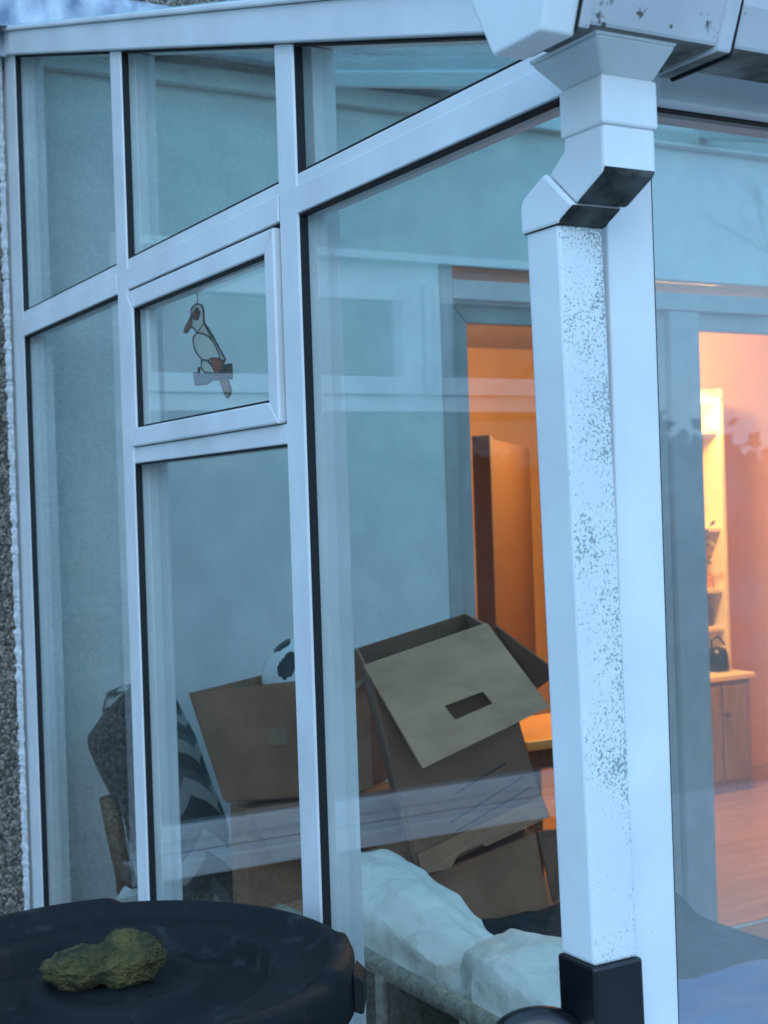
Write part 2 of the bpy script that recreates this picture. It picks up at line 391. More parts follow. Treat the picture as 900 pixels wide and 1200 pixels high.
# white painted band round the opening
bm = newbm()
frame_members(bm, EX0-.024, EX1+.024, EZ0+.003, EZ1+.024, .0235, F, -.006, .03)
mk('reveal_band', bm, M_edge, win)
n = 160
for k, (xa, xb) in enumerate(((EX0+.1, -1.75), (-.85, EX1-.05))):
    rows = []; bm = newbm()
    for i in range(n+1):
        x = xa+(xb-xa)*i/n; y = WB+.06+.018*math.sin(x*95)+.01*math.sin(x*41+2)
        rows.append((bm.verts.new((x, y, .7)), bm.verts.new((x, y, 2.28))))
    for a, b in zip(rows, rows[1:]): bm.faces.new([a[0], b[0], b[1], a[1]])
    mk('curtain', bm, M_curtain, win, smooth=True)
bm = newbm(); box(bm, -4, -.4, WB+.002, 5, 0, 2.9)
mk('side_room_lining', bm, M_dark, house)
for f in ():
    pass

# the lit room: lining of walls, ceiling
bm = newbm()
box(bm, -.3, -.2, WB, 6.5, 0, 2.6); box(bm, 6.4, 6.5, WB, 6.5, 0, 2.6); box(bm, -.2, 6.4, 6.4, 6.5, 0, 2.6)
box(bm, 3.75, 6.4, 4.72, 4.80, 0, 2.6)
mk('room_wall', bm, M_peach, house)
bm = newbm(); box(bm, -.2, 6.4, WB+.001, WB+.02, 2.352, 2.6); box(bm, -.2, 1.333, WB+.001, WB+.02, .1, 2.33); box(bm, 3.302, 6.4, WB+.001, WB+.02, .1, 2.33)
mk('room_wall', bm, M_peach, house)
bm = newbm(); box(bm, -.3, 6.5, WB, 6.5, 2.602, 2.7); mk('ceiling', bm, M_ceil, house)
bm = newbm(); box(bm, -.2, 6.4, WY+.01, 6.4, .02, .10); structure(mk('room_floor', bm, M_floor))
bm = newbm(); box(bm, .08, 4.4, .18, WY+.002, .02, .09); structure(mk('conservatory_floor', bm, M_cons_floor))

# glazed doors in the doorway
drs = newbm(); F = fy(WY)
box(drs, DX0, DX0+.045, WY-.004, WB+.004, DZ0, DZ1); box(drs, DX1-.045, DX1, WY-.004, WB+.004, DZ0, DZ1)
box(drs, DX0+.045, DX1-.045, WY-.003, WB+.003, DZ1-.105, DZ1-.045)
door = mk('patio_door', drs, M_doorframe, house, bevel=.003)
bm = newbm(); box(bm, DX0+.046, DX1-.046, WY+.05, WY+.06, DZ1-.0445, DZ1-.001); mk('fanlight_glass', bm, M_doorglass, door)
mid = 2.30
bm = newbm(); box(bm, 2.394, DX1-.046, WY+.03, WY+.075, 2.183, DZ1-.107); mk('door_header', bm, M_doorframe, door, bevel=.003)
bm = newbm(); box(bm, 2.262, 2.392, WY+.004, WB, DZ0, DZ1-.107); mk('door_post', bm, M_doorframe, door, bevel=.004)
for a, b in ((DX0+.047, 2.259),):
    bm = newbm(); frame_members(bm, a, b, DZ0+.01, DZ1-.107, .068, F, .03, .075); lf = mk('door_leaf', bm, M_doorframe, door, bevel=.003)
    bm = newbm(); box(bm, a+.069, b-.069, WY+.045, WY+.055, DZ0+.079, DZ1-.176); mk('door_glass', bm, M_doorglass, door)

# second leaf stands swung open into the conservatory
bm = newbm(); FO = lambda u, v, d: (DX1-.06+d, WY-.02-u, v)
frame_members(bm, 0, .84, DZ0+.01, 2.178, .068, FO, 0, .045); lf = mk('door_leaf', bm, M_doorframe, door, bevel=.003)
bm = newbm(); box(bm, DX1-.045, DX1-.035, WY-.02-.771, WY-.02-.069, DZ0+.079, 2.109); mk('door_glass', bm, M_doorglass, lf)
# ---------------------------------------------------------------- conservatory
cons = thing('conservatory', 'white framed lean-to conservatory with sloping glass roof and square downpipe at its corner', 'conservatory', (1, 1.3, 0))
def fx(u, v, d): return (d, u, v)            # side face: u = y, v = z, d = x inwards
YC = .098                                     # outer face of the front glazing
LX = 4.2                                      # length of the front
def rz(y): return 2.388+.2826*(y-.809)        # top of the side rail / roof plane
T0, T1 = 2.069, 2.132                         # transom
# corner post, jamb, mullions
bm = newbm(); box(bm, 0, .066, YC, YC+.066, .36, 2.10)
mk('corner_post', bm, M_white, cons, bevel=.003)
bm = newbm(); prism(bm, [(0, 2.46, .36), (0, 2.556, .36), (0, 2.556, rz(2.556)-.065), (0, 2.46, rz(2.46)-.065)], (.075, 0, 0))
mk('wall_jamb', bm, M_white, cons, bevel=.003)
for y0, y1 in ((1.662, 1.727), (.864, .930)):
    bm = newbm(); prism(bm, [(-.002, y0, .36), (-.002, y1, .36), (-.002, y1, rz(y1)-.066), (-.002, y0, rz(y0)-.066)], (.077, 0, 0))
    mk('mullion', bm, M_white, cons, bevel=.003)
spans = [(YC+.066, .864), (.930, 1.662), (1.727, 2.46)]
for i, (a, b) in enumerate(spans):
    bm = newbm(); box(bm, .0, .050, a+.0008, b-.0008, T0, T1); 
    # slim bead line along the foot of the transom
    box(bm, -.0035, .0, a+.0008, b-.0008, T0, T0+.043)
    mk('transom', bm, M_white, cons, bevel=.0025)
bm = newbm(); box(bm, 0, .074, .9308, 1.6612, 1.709, 1.742); mk('transom', bm, M_white, cons, bevel=.0025)
bm = newbm(); box(bm, -.03, .12, YC+.07, 2.556, .30, .36); mk('sill', bm, M_white, cons, bevel=.004)
bm = newbm(); box(bm, .01, .11, .2, WY-.002, 0, .299); box(bm, .01, LX, .10, .2, 0, .299); mk('dwarf_wall', bm, M_pebble, cons)
# sloping top rail (bargeboard) with lipped upper edge
bm = newbm(); y0, y1 = -.0, 2.575
prism(bm, [(-.014, y0, rz(y0)-.065), (-.014, y1, rz(y1)-.065), (-.014, y1, rz(y1)-.006), (-.014, y0, rz(y0)-.006)], (.095, 0, 0))
prism(bm, [(-.022, y0, rz(y0)-.0055), (-.022, y1, rz(y1)-.0055), (-.022, y1, rz(y1)+.006), (-.022, y0, rz(y0)+.006)], (.09, 0, 0))
mk('roof_rail', bm, M_white, cons, bevel=.003)
bm = newbm(); prism(bm, [(-.026, 2.50, rz(2.5)-.070), (-.026, 2.578, rz(2.578)-.070), (-.026, 2.578, rz(2.578)+.012), (-.026, 2.50, rz(2.50)+.012)], (.10, 0, 0))
mk('rail_end_cap', bm, M_lead, cons, bevel=.003)
# panes with black gaskets
def side_pane(pts, name='pane', thick=.018, x=.015, gask=True, par=cons):
    bm = newbm(); prism(bm, [(x, y, z) for y, z in pts], (thick, 0, 0)); mk(name, bm, M_glass, par)
    if gask:
        bm = newbm(); c = Vector((sum(p[0] for p in pts)/len(pts), sum(p[1] for p in pts)/len(pts))); n = len(pts)
        w = .0035
        for i in range(n):
            a = Vector(pts[i]); b = Vector(pts[(i+1) % n]); e = (b-a).normalized(); q = Vector((-e.y, e.x))
            if q.dot(c-a) < 0: q = -q
            a2 = a+e*w*1.0+q*w; b2 = b-e*w*1.0+q*w
            a1 = a+e*.0002; b1 = b-e*.0002
            loft(bm, [(.0015, p.x, p.y) for p in (a1, b1, b2, a2)], [(.0148, p.x, p.y) for p in (a1, b1, b2, a2)])
        mk('gasket', bm, M_gasket, par)
def toprow(a, b): return [(a, T1), (b, T1), (b, rz(b)-.066), (a, rz(a)-.066)]
side_pane([(YC+.066, T1), (.864, T1), (.864, rz(.864)-.066), (YC+.066, rz(YC+.066)-.066)])
side_pane(toprow(.930, 1.662)); side_pane(toprow(1.727, 2.46))
side_pane([(YC+.066, .36), (.864, .36), (.864, T0), (YC+.066, T0)])
side_pane([(1.727, .36), (2.46, .36), (2.46, T0), (1.727, T0)])
side_pane([(.930, .36), (1.662, .36), (1.662, 1.709), (.930, 1.709)])
# opening vent in the middle bay
vb = newbm(); frame_members(vb, .940, 1.654, 1.7435, 2.0615, .037, fx, -.010, .045)
vent = mk('vent_window', vb, M_white, cons, bevel=.003)
bm = newbm(); box(bm, .006, .024, .977, 1.617, 1.7805, 2.0245); mk('pane', bm, M_glass, vent)
bm = newbm(); 
frame_members(bm, .9772, 1.6168, 1.7807, 2.0243, .0035, fx, -.006, .0058)
mk('gasket', bm, M_gasket, vent)
bm = newbm(); frame_members(bm, .9305, 1.6615, 1.7422, 2.0685, .0065, fx, .003, .04); mk('gasket', bm, M_gasket, cons)
bm = newbm(); box(bm, .051, .07, 1.26, 1.33, 1.755, 1.775); box(bm, .071, .083, 1.2, 1.31, 1.76, 1.772); mk('handle', bm, M_white, vent, bevel=.003)
# roof glass, bars and wall plate
bm = newbm(); prism(bm, [(-.005, .08, rz(.08)-.004), (-.005, WY-.01, rz(WY-.01)-.004), (-.005, WY-.01, rz(WY-.01)+.012), (-.005, .08, rz(.08)+.012)], (LX, 0, 0))
o = mk('roof_glass', bm, M_roofglass, cons); 
bm = newbm()
for x in (.85, 1.62, 2.4, 3.2, 4.1):
    prism(bm, [(x-.02, .1, rz(.1)-.045), (x-.02, WY-.012, rz(WY-.012)-.045), (x-.02, WY-.012, rz(WY-.012)-.0045), (x-.02, .1, rz(.1)-.0045)], (.04, 0, 0))
mk('glazing_bar', bm, M_white, cons, bevel=.004)
bm = newbm(); box(bm, .076, LX, WY-.035, WY+.002, 2.80, 2.855); mk('wall_plate', bm, M_plaster, cons, bevel=.004)
# front face
bm = newbm(); box(bm, .0665, LX, YC-.018, YC+.062, 2.046, 2.096); mk('eaves_beam', bm, M_white, cons, bevel=.003)
bm = newbm(); box(bm, -.002, LX, YC-.02, YC+.09, 2.102, 2.16); mk('eaves_board', bm, M_gut, cons)
for x in (1.25, 2.45, 3.65):
    bm = newbm(); box(bm, x-.033, x+.033, YC, YC+.066, .36, 2.045); mk('mullion', bm, M_white, cons, bevel=.003)
bm = newbm(); box(bm, .067, LX, YC-.03, YC+.09, .30, .36); mk('sill', bm, M_white, cons, bevel=.004)
for a, b in ((.066, 1.217), (1.283, 2.417), (2.483, 3.617), (3.683, LX)):
    bm = newbm(); box(bm, a, b, YC+.015, YC+.033, .36, 2.046); mk('pane', bm, M_glass_front, cons)
    bm = newbm(); frame_members(bm, a+.0003, b-.0003, .3605, 2.0455, .0012, lambda u, v, d: (u, YC+d, v), .002, .0148); mk('gasket', bm, M_gasket, cons)
bm = newbm(); prism(bm, [(LX, YC, .3), (LX, WY, .3), (LX, WY, 2.84), (LX, YC, 2.14)], (.06, 0, 0)); mk('end_wall', bm, M_plaster, cons)

# gutter: square-line trough with end cap, union clips and running outlet
def gprof(x, g=0.0, h=0.0):
    return [(x, -.049-g, 2.050-g), (x, .031+g, 2.050-g), (x, .070+g, 2.118), (x, .074+g, 2.165+h), (x, -.082-g, 2.165+h), (x, -.068-g, 2.100)]
def gutter_piece(x0, x1, g=0.0, h=0.0):
    bm = newbm(); loft(bm, gprof(x0, g, h), gprof(x1, g, h)); return bm
def gutpiece(x0, x1, g, h, dz):
    bm = gutter_piece(x0, x1, g, h)
    for v in bm.verts:
        if v.co.z < 2.08: v.co.z += dz
        v.co.z += dz*.3
    return bm
def grime_and_shade_under(o):  # downward faces take the darker colour: grime plus painted shade
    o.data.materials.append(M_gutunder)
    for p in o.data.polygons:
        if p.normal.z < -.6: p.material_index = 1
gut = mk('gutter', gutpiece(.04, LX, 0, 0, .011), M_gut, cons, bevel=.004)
grime_and_shade_under(gut); mk('gutter_end_cap', gutter_piece(-.192, -.152, .001), M_pipe, gut, bevel=.003)
grime_and_shade_under(mk('outlet_body', gutpiece(-.150, .036, .004, .003, .012), M_gut, gut, bevel=.004))
for a, b in ((-.1515, -.138), (.026, .044)):
    grime_and_shade_under(mk('union_clip', gutpiece(a, b, .0075, .005, .010), M_gut, gut, bevel=.003))
# soft black rubber seals under the unions
for a, b in ((-.1535, -.1517), (.0442, .0475)):
    mk('rubber_seal', gutpiece(a, b, .005, 0, .006), M_gasket, gut)
# dark strip behind the gutter, soffit shade put into its colour
bm = newbm(); box(bm, .0, LX, .076, YC-.022, 2.098, 2.16); mk('fascia_shade', bm, M_under, cons)

# downpipe: hopper, collar, offset bend, pipe
dp0 = newbm()
PW = .030
def sq(cx, cy, z, h): return [(cx-h, cy-h, z), (cx+h, cy-h, z), (cx+h, cy+h, z), (cx-h, cy+h, z)]
loft(dp0, sq(-.0525+.0, .1085, 1.915, PW), sq(-.038, .106, 1.10, PW))
dpipe = mk('downpipe', dp0, [M_pipe, M_pipe_dirty], cons, bevel=.004)
for p in dpipe.data.polygons:
    if p.normal.y < -.8: p.material_index = 1
bm = newbm()
loft(bm, [(-.122, -.046, 2.0635), (-.016, -.046, 2.0635), (-.012, .070, 2.0635), (-.122, .070, 2.0635)], [(-.120, -.044, 2.0585), (-.018, -.044, 2.0585), (-.014, .068, 2.0585), (-.120, .068, 2.0585)])
loft(bm, [(-.120, -.044, 2.0583), (-.018, -.044, 2.0583), (-.014, .068, 2.0583), (-.120, .068, 2.0583)], sq(-.0485, .0305, 2.034, .0335))
mk('hopper', bm, M_pipe, dpipe, bevel=.003)
bm = newbm(); loft(bm, sq(-.0485, .0305, 2.0345, .0365), sq(-.0485, .0305, 1.984, .0365)); mk('collar', bm, M_pipe, dpipe, bevel=.003)
def bend(prof, x0, x1, name, par, b=.004):
    bm = newbm(); fs = prism(bm, [(x0, y, z) for y, z in prof], (x1-x0, 0, 0))
    bmesh.ops.recalc_face_normals(bm, faces=bm.faces)
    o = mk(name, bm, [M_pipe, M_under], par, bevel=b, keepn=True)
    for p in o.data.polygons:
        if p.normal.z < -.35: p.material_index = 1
    return o
up_prof = [(-.0035, 1.985), (-.0035, 1.941), (.0, 1.935), (.046, 1.912), (.092, 1.952), (.0645, 1.972), (.0645, 1.985)]
bend(up_prof, -.083, -.0145, 'upper_bend', dpipe)
lo_prof = [(.046, 1.9115), (.070, 1.900), (.073, 1.896), (.1415, 1.896), (.1425, 1.925), (.138, 1.935), (.096, 1.955)]
bend(lo_prof, -.0865, -.0195, 'lower_bend', dpipe)
bm = newbm(); loft(bm, sq(-.0378, .106, 1.1, PW+.0035), sq(-.030, .1045, .62, PW+.0035)); dv = mk('rain_diverter', bm, M_black, dpipe, bevel=.004)
bm = newbm(); tube(bm, [(-.105+.032*math.cos(t), .132-.016*math.cos(t), 1.012+.018*math.sin(t)) for t in [math.pi*k/14 for k in range(15)]]+[(-.138, .149, .98), (-.139, .15, .8)], .019, 18)
mk('diverter_hose', bm, M_black, dv, smooth=True)
bm = newbm()
for z in (1.55, .8):
    pass
box(bm, -.10, -.004, .10, .125, 1.0, 1.03); mk('pipe_clip', bm, M_pipe, dpipe, bevel=.003)

# ---------------------------------------------------------------- bird sun-catcher on the vent glass
bird = thing('sun_catcher', 'small stained-glass bird on a perch hanging against the vent pane', 'ornament', (.04, 1.34, 1.81))
BP = {
 'head': [(1.4263, 1.9633), (1.4294, 1.9869), (1.4283, 1.9983), (1.4124, 2.0038), (1.3971, 2.004), (1.3774, 1.9989), (1.3683, 1.9891), (1.3671, 1.9633), (1.4004, 1.9495)],
 'beak': [(1.4267, 1.9875), (1.426, 1.9671), (1.4556, 1.9563), (1.4701, 1.9587), (1.4624, 1.9679), (1.4405, 1.9787)],
 'eye_patch': [(1.3943, 1.9955), (1.3811, 1.9851), (1.3922, 1.9742), (1.4072, 1.9762), (1.4244, 1.9843), (1.4139, 1.9877)],
 'neck': [(1.3671, 1.9633), (1.4004, 1.9495), (1.3797, 1.945), (1.3554, 1.9392), (1.3273, 1.9254), (1.3357, 1.9405)],
 'wing': [(1.4229, 1.9436), (1.4005, 1.9489), (1.3797, 1.945), (1.3506, 1.9376), (1.3273, 1.9254), (1.2986, 1.897), (1.2971, 1.8876), (1.3349, 1.8935), (1.3547, 1.89), (1.384, 1.896), (1.4128, 1.9135), (1.4241, 1.9302)],
 'back': [(1.3671, 1.9633), (1.3312, 1.9362), (1.3, 1.9083), (1.2716, 1.883), (1.2788, 1.881), (1.2971, 1.8876), (1.2986, 1.897), (1.3273, 1.9254)],
 'rump': [(1.3349, 1.8935), (1.2971, 1.8876), (1.2788, 1.881), (1.2841, 1.8733), (1.2947, 1.8596), (1.3182, 1.8628), (1.3362, 1.8787)],
 'belly': [(1.384, 1.8956), (1.3548, 1.8897), (1.3362, 1.8787), (1.3182, 1.8628), (1.3713, 1.87), (1.3879, 1.8802)],
 'tail': [(1.3002, 1.8508), (1.2674, 1.8505), (1.251, 1.8261), (1.2539, 1.819), (1.266, 1.8118), (1.2792, 1.8212)],
 'perch': [(1.4265, 1.8745), (1.3865, 1.8677), (1.2902, 1.8573), (1.2795, 1.8728), (1.2449, 1.8719), (1.2447, 1.8464), (1.3384, 1.8526), (1.3634, 1.8474), (1.4209, 1.8508)]}
def sg(name, col, a=.5):
    m, t, o = nodes(name); tr = nd(t, 'ShaderNodeBsdfTransparent'); tr.inputs[0].default_value = (*col, 1)
    p = nd(t, 'ShaderNodeBsdfPrincipled'); p.inputs['Base Color'].default_value = (*col, 1); p.inputs['Roughness'].default_value = .15
    mx = nd(t, 'ShaderNodeMixShader'); mx.inputs[0].default_value = a
    t.links.new(tr.outputs[0], mx.inputs[1]); t.links.new(p.outputs[0], mx.inputs[2]); t.links.new(mx.outputs[0], o.inputs[0]); return m
G_clear = sg('milky_stained_glass', (.86, .88, .84), .45); G_red = sg('brown_red_stained_glass', (.20, .03, .03), .85)
G_dark = sg('dark_stained_glass', (.03, .035, .04), .9); G_or = sg('rust_stained_glass', (.34, .06, .03), .85); G_gr = sg('blue_grey_stained_glass', (.03, .08, .11), .85)
G_tail = sg('plum_grey_stained_glass', (.26, .07, .07), .85)
bc = {'head': G_clear, 'beak': G_red, 'eye_patch': G_red, 'neck': G_clear, 'wing': G_clear, 'back': G_clear, 'rump': G_or, 'belly': G_clear, 'tail': G_tail, 'perch': G_gr}
lead = newbm()
for k, pts in BP.items():
    x = .042 if k != 'eye_patch' else .039
    bm = newbm(); prism(bm, [(x, y, z) for y, z in pts], (.0025, 0, 0)); mk(k, bm, bc[k], bird)
    loop = [(x+.001, y, z) for y, z in pts]+[(x+.001, *pts[0])]
    for a, b in zip(loop, loop[1:]): tube(lead, [a, b], .0021, 6)
tube(lead, [(.043, 1.3971, 2.004), (.043, 1.394, 2.052)], .0008, 6)
tube(lead, [(.041, 1.29, 1.861), (.041, 1.252, 1.868)], .007, 8)
tube(lead, [(.041, 1.40, 1.866), (.041, 1.395, 1.882)], .003, 8)
mk('lead_came', lead, M_gasket, bird)

# ---------------------------------------------------------------- things inside the conservatory
def leg(x, y, z1, r=.025, z0=.09): return box(newbm(), x-r, x+r, y-r, y+r, z0, z1)
tb = thing('side_table', 'dark low table carrying the heap of cartons inside the glazing', 'table', (.62, 1.9, .09))
bm = newbm(); box(bm, .34, 1.12, 1.44, 1.98, .615, .645); mk('table_top', bm, M_card_dark, tb, bevel=.004)
for x in (.40, 1.06):
    for y in (1.5, 1.92): mk('leg', leg(x, y, .614), M_card_dark, tb, bevel=.003)

def slab(bm, pts, t=.006):
    """a sheet of cardboard: quad corners, thickened along its normal"""
    p = [Vector(q) for q in pts]; n = (p[1]-p[0]).cross(p[2]-p[0]).normalized()*t
    prism(bm, p, n)
def open_carton(name, label, F, back, m, mi, group, flaps=()):
    """F: front face corners bl, br, tr, tl; back: vector to the rear face"""
    F = [Vector(f) for f in F]; B = [f+Vector(back) for f in F]
    c = sum(F+B, Vector())/8
    t = thing(name, label, 'box', (c.x, c.y, min(v.z for v in F+B)), group)
    for nm, q in (('front_panel', F), ('back_panel', [B[1], B[0], B[3], B[2]]), ('side_panel', [F[0], F[3], B[3], B[0]]),
                  ('side_panel', [F[1], B[1], B[2], F[2]]), ('bottom_panel', [F[0], B[0], B[1], F[1]])):
        bm = newbm(); qq = [v+(c-v)*.008 for v in q]; slab(bm, qq, .005); mk(nm, bm, m, t)
    for q in flaps:
        bm = newbm(); slab(bm, q[0], .005); mk('flap', bm, q[1], t)
    return t
gc = 'cardboard boxes piled inside the conservatory'
# carton on the left with the football in it
lc = open_carton('cardboard_box', 'open brown cardboard box holding the football, left in the pile', [(.255, 1.85, .945), (.60, 1.84, .925), (.575, 1.83, 1.208), (.178, 1.85, 1.20)], (.27, .22, -.004), M_card, M_card_in, gc)
bm = newbm(); slab(bm, [(.567, 1.826, 1.207), (.627, 1.83, 1.205), (.628, 1.826, .935), (.585, 1.822, .93)], .005); mk('flap', bm, M_card_in, lc)
bm = newbm(); slab(bm, [(.555, 1.813, 1.175), (.575, 1.815, 1.215), (.625, 1.813, 1.216), (.616, 1.811, 1.198), (.588, 1.811, 1.178), (.578, 1.811, 1.165), (.56, 1.811, 1.165)], .002); mk('tape', bm, M_tape, lc)
bm = newbm(); slab(bm, [(.36, 1.8395, 1.06), (.41, 1.8375, 1.06), (.408, 1.837, 1.10), (.358, 1.839, 1.10)], .001); mk('sticker', bm, M_tape2, lc)
# closed box beneath it
lb = thing('cardboard_box', 'closed brown cardboard box underneath the box with the football', 'box', (.48, 2.05, .645), gc)
bm = newbm(); box(bm, .30, .74, 1.835, 1.93, .646, .922); mk('box_body', bm, M_card, lb, bevel=.004)
bm = newbm(); slab(bm, [(.31, 1.826, .902), (.73, 1.826, .902), (.70, 1.76, .81), (.33, 1.75, .82)], .005); mk('flap', bm, M_card_dark, lb)
bm = newbm(); slab(bm, [(.30, 1.822, .69), (.74, 1.815, .73), (.76, 1.70, .672), (.31, 1.70, .662)], .005); mk('flap', bm, M_card_in, lb)
# big tilted carton with the pale flap and hand hole
big = open_carton('large_cardboard_box', 'large tilted cardboard box with its pale flap and rectangular hand hole folded forward', [(.508, 1.42, .828), (.835, 1.42, .906), (.707, 1.42, 1.335), (.402, 1.42, 1.273)], (.18, .38, .0), M_card_dark, M_card_in, gc,
  flaps=[([(.722, 1.42, 1.336), (.87, 1.40, 1.222), (.85, 1.45, 1.185), (.735, 1.47, 1.29)], M_card_dark)])
bm = newbm(); slab(bm, [(.535, 1.815, 1.262), (.60, 1.815, 1.272), (.60, 1.805, 1.20), (.54, 1.805, 1.18)], .005); mk('flap', bm, M_card, big)
# front flap built as four strips round the hand hole
bm = newbm()
o4 = [(.385, 1.405, 1.279), (.690, 1.405, 1.345), (.806, 1.35, 1.160), (.479, 1.34, 1.067)]
h4 = [(.552, 1.36, 1.184), (.650, 1.36, 1.205), (.668, 1.354, 1.178), (.573, 1.354, 1.153)]
def onplane(p):
    a, b, c = Vector(o4[0]), Vector(o4[1]), Vector(o4[3]); n = (b-a).cross(c-a)
    return Vector((p[0], a.y-(n.x*(p[0]-a.x)+n.z*(p[2]-a.z))/n.y, p[2]))
o4 = [onplane(p) for p in o4]; h4 = [onplane(p) for p in h4]
for k in range(4):
    q = [o4[k], o4[(k+1) % 4], h4[(k+1) % 4], h4[k]]; prism(bm, q, (0, .006, 0))
mk('flap', bm, M_card_in, big, label='pale flap with a rectangular hand hole')
bm = newbm()   # printed slot lines on the face
for (x0, z0, x1, z1) in ((.60, .985, .735, 1.035), (.585, .925, .78, 1.0), (.60, .905, .80, .975), (.62, .88, .77, .94), (.55, .87, .68, .915)):
    slab(bm, [(x0, 1.4175, z0), (x1, 1.4175, z1), (x1, 1.4175, z1+.0035), (x0, 1.4175, z0+.0035)], .002)
mk('printed_lines', bm, M_print, big)
bm = newbm(); slab(bm, [(.508, 1.41, .832), (.575, 1.405, .835), (.595, 1.405, .862), (.655, 1.405, .875), (.665, 1.405, .868), (.84, 1.41, .908), (.82, 1.412, .955), (.50, 1.412, .875)], .005)
mk('flap', bm, M_card, big)
# low plain carton underneath
lw = thing('cardboard_box', 'low plain grey-brown cardboard box under the large tilted box', 'box', (.72, 1.65, .645), gc)
bm = newbm(); prism(bm, [(.52, 1.46, .647), (.875, 1.46, .647), (.84, 1.46, .862), (.50, 1.46, .80)], (.06, .36, 0)); mk('box_body', bm, M_card, lw, bevel=.004)
bm = newbm(); slab(bm, [(.84, 1.455, .865), (.90, 1.46, .86), (.93, 1.5, .70), (.875, 1.45, .70)], .005); mk('flap', bm, M_card_dark, lw)
# football
def football(c, r):
    bm = newbm(); bmesh.ops.create_icosphere(bm, subdivisions=5, radius=r)
    gld = (1+5**.5)/2; ic = [Vector(v).normalized() for v in [(0, s1, s2*gld) for s1 in (1, -1) for s2 in (1, -1)]+[(s1, s2*gld, 0) for s1 in (1, -1) for s2 in (1, -1)]+[(s2*gld, 0, s1) for s1 in (1, -1) for s2 in (1, -1)]]
    ic += [Vector(v).normalized() for v in [(a, b, c_) for a in (1, -1) for b in (1, -1) for c_ in (1, -1)]+[(0, a/gld, b*gld) for a in (1, -1) for b in (1, -1)]+[(a/gld, b*gld, 0) for a in (1, -1) for b in (1, -1)]+[(a*gld, 0, b/gld) for a in (1, -1) for b in (1, -1)]]
    rot = Matrix.Rotation(.5, 3, 'X') @ Matrix.Rotation(.35, 3, 'Z') @ Matrix.Rotation(.25, 3, 'Y')
    ic = [rot @ v for v in ic]
    for f in bm.faces:
        n = f.calc_center_median().normalized(); f.material_index = 1 if max(n.dot(v) for v in ic) > .974 else 0
    bmesh.ops.translate(bm, verts=bm.verts, vec=c); return mk('football', bm, [M_ballw, M_ballb], smooth=True)
tag(football(Vector((.560, 2.02, 1.178)), .116), 'white football with black patches sitting in the open box', 'football')

# patterned cloth bag, gathered top, leaning in the far corner
bag = thing('cloth_bag', 'dark grey zigzag patterned cloth bag with gathered ribbed top by the far glazing', 'bag', (.28, 2.3, .09))
def blob_loft(rings, seg=40, fold=.0, uv=False):
    bm = newbm(); uvl = bm.loops.layers.uv.new('UVMap') if uv else None; R_ = []
    for i, (cx, cy, z, rx, ry) in enumerate(rings):
        R_.append([bm.verts.new((cx+rx*(1+fold*math.sin(9*a+z*3)+fold*.6*math.sin(17*a))*math.cos(a), cy+ry*(1+fold*math.sin(7*a+1))*math.sin(a), z+.006*math.sin(5*a))) for a in [2*math.pi*k/seg for k in range(seg)]])
    for i, (a, b) in enumerate(zip(R_, R_[1:])):
        for k in range(seg):
            f = bm.faces.new([a[k], a[(k+1) % seg], b[(k+1) % seg], b[k]])
            if uv:
                for l, (uu, vv) in zip(f.loops, ((k, i), (k+1, i), (k+1, i+1), (k, i+1))): l[uvl].uv = (uu/seg, vv/(len(rings)-1))
    bm.faces.new(list(reversed(R_[0]))); bm.faces.new(R_[-1]); return bm
def interp(keys, n):
    out = []
    for i in range(n):
        t = i/(n-1)*(len(keys)-1); k = min(int(t), len(keys)-2); f = t-k
        out.append(tuple(keys[k][j]*(1-f)+keys[k+1][j]*f for j in range(5)))
    return out
keys = [(.37, 2.34, .09, .13, .10), (.365, 2.34, .4, .135, .10), (.345, 2.34, .65, .135, .095), (.325, 2.34, .80, .13, .09), (.285, 2.34, .93, .12, .08), (.255, 2.33, 1.03, .115, .08), (.235, 2.33, 1.10, .10, .07), (.23, 2.33, 1.15, .085, .05), (.24, 2.33, 1.17, .03, .02)]
mk('bag_body', blob_loft(interp(keys, 40), 60, .05, True), M_chev, bag, smooth=True)
keys = [(.20, 2.25, .80, .015, .012), (.18, 2.25, .88, .040, .03), (.155, 2.25, .98, .060, .04), (.145, 2.25, 1.05, .076, .045), (.17, 2.25, 1.11, .055, .04), (.20, 2.25, 1.155, .035, .03), (.23, 2.26, 1.165, .012, .01)]
mk('gathered_top', blob_loft(interp(keys, 24), 60, .12), M_ribbed, bag, smooth=True)
bm = newbm(); tube(bm, [(.118, 2.27, .905), (.132, 2.27, .83), (.152, 2.27, .70), (.16, 2.27, .5), (.17, 2.27, .09)], .02, 10, rs=[.022, .024, .02, .02, .02])
tag(mk('cardboard_tube', bm, M_wood, smooth=True), 'narrow brown cardboard tube standing below the gathered bag', 'tube')
bm = newbm(); 
pp = [(.08, .70), (.10, .715), (.115, .703), (.135, .722), (.15, .712), (.175, .725), (.22, .70), (.22, .60), (.13, .60)]
prism(bm, [(x, 2.19+.02*math.sin(x*60), z-.028) for x, z in pp], (0, .004, 0))
tag(mk('torn_paper', bm, M_paper), 'torn sheet of white paper at the foot of the patterned bag', 'paper')

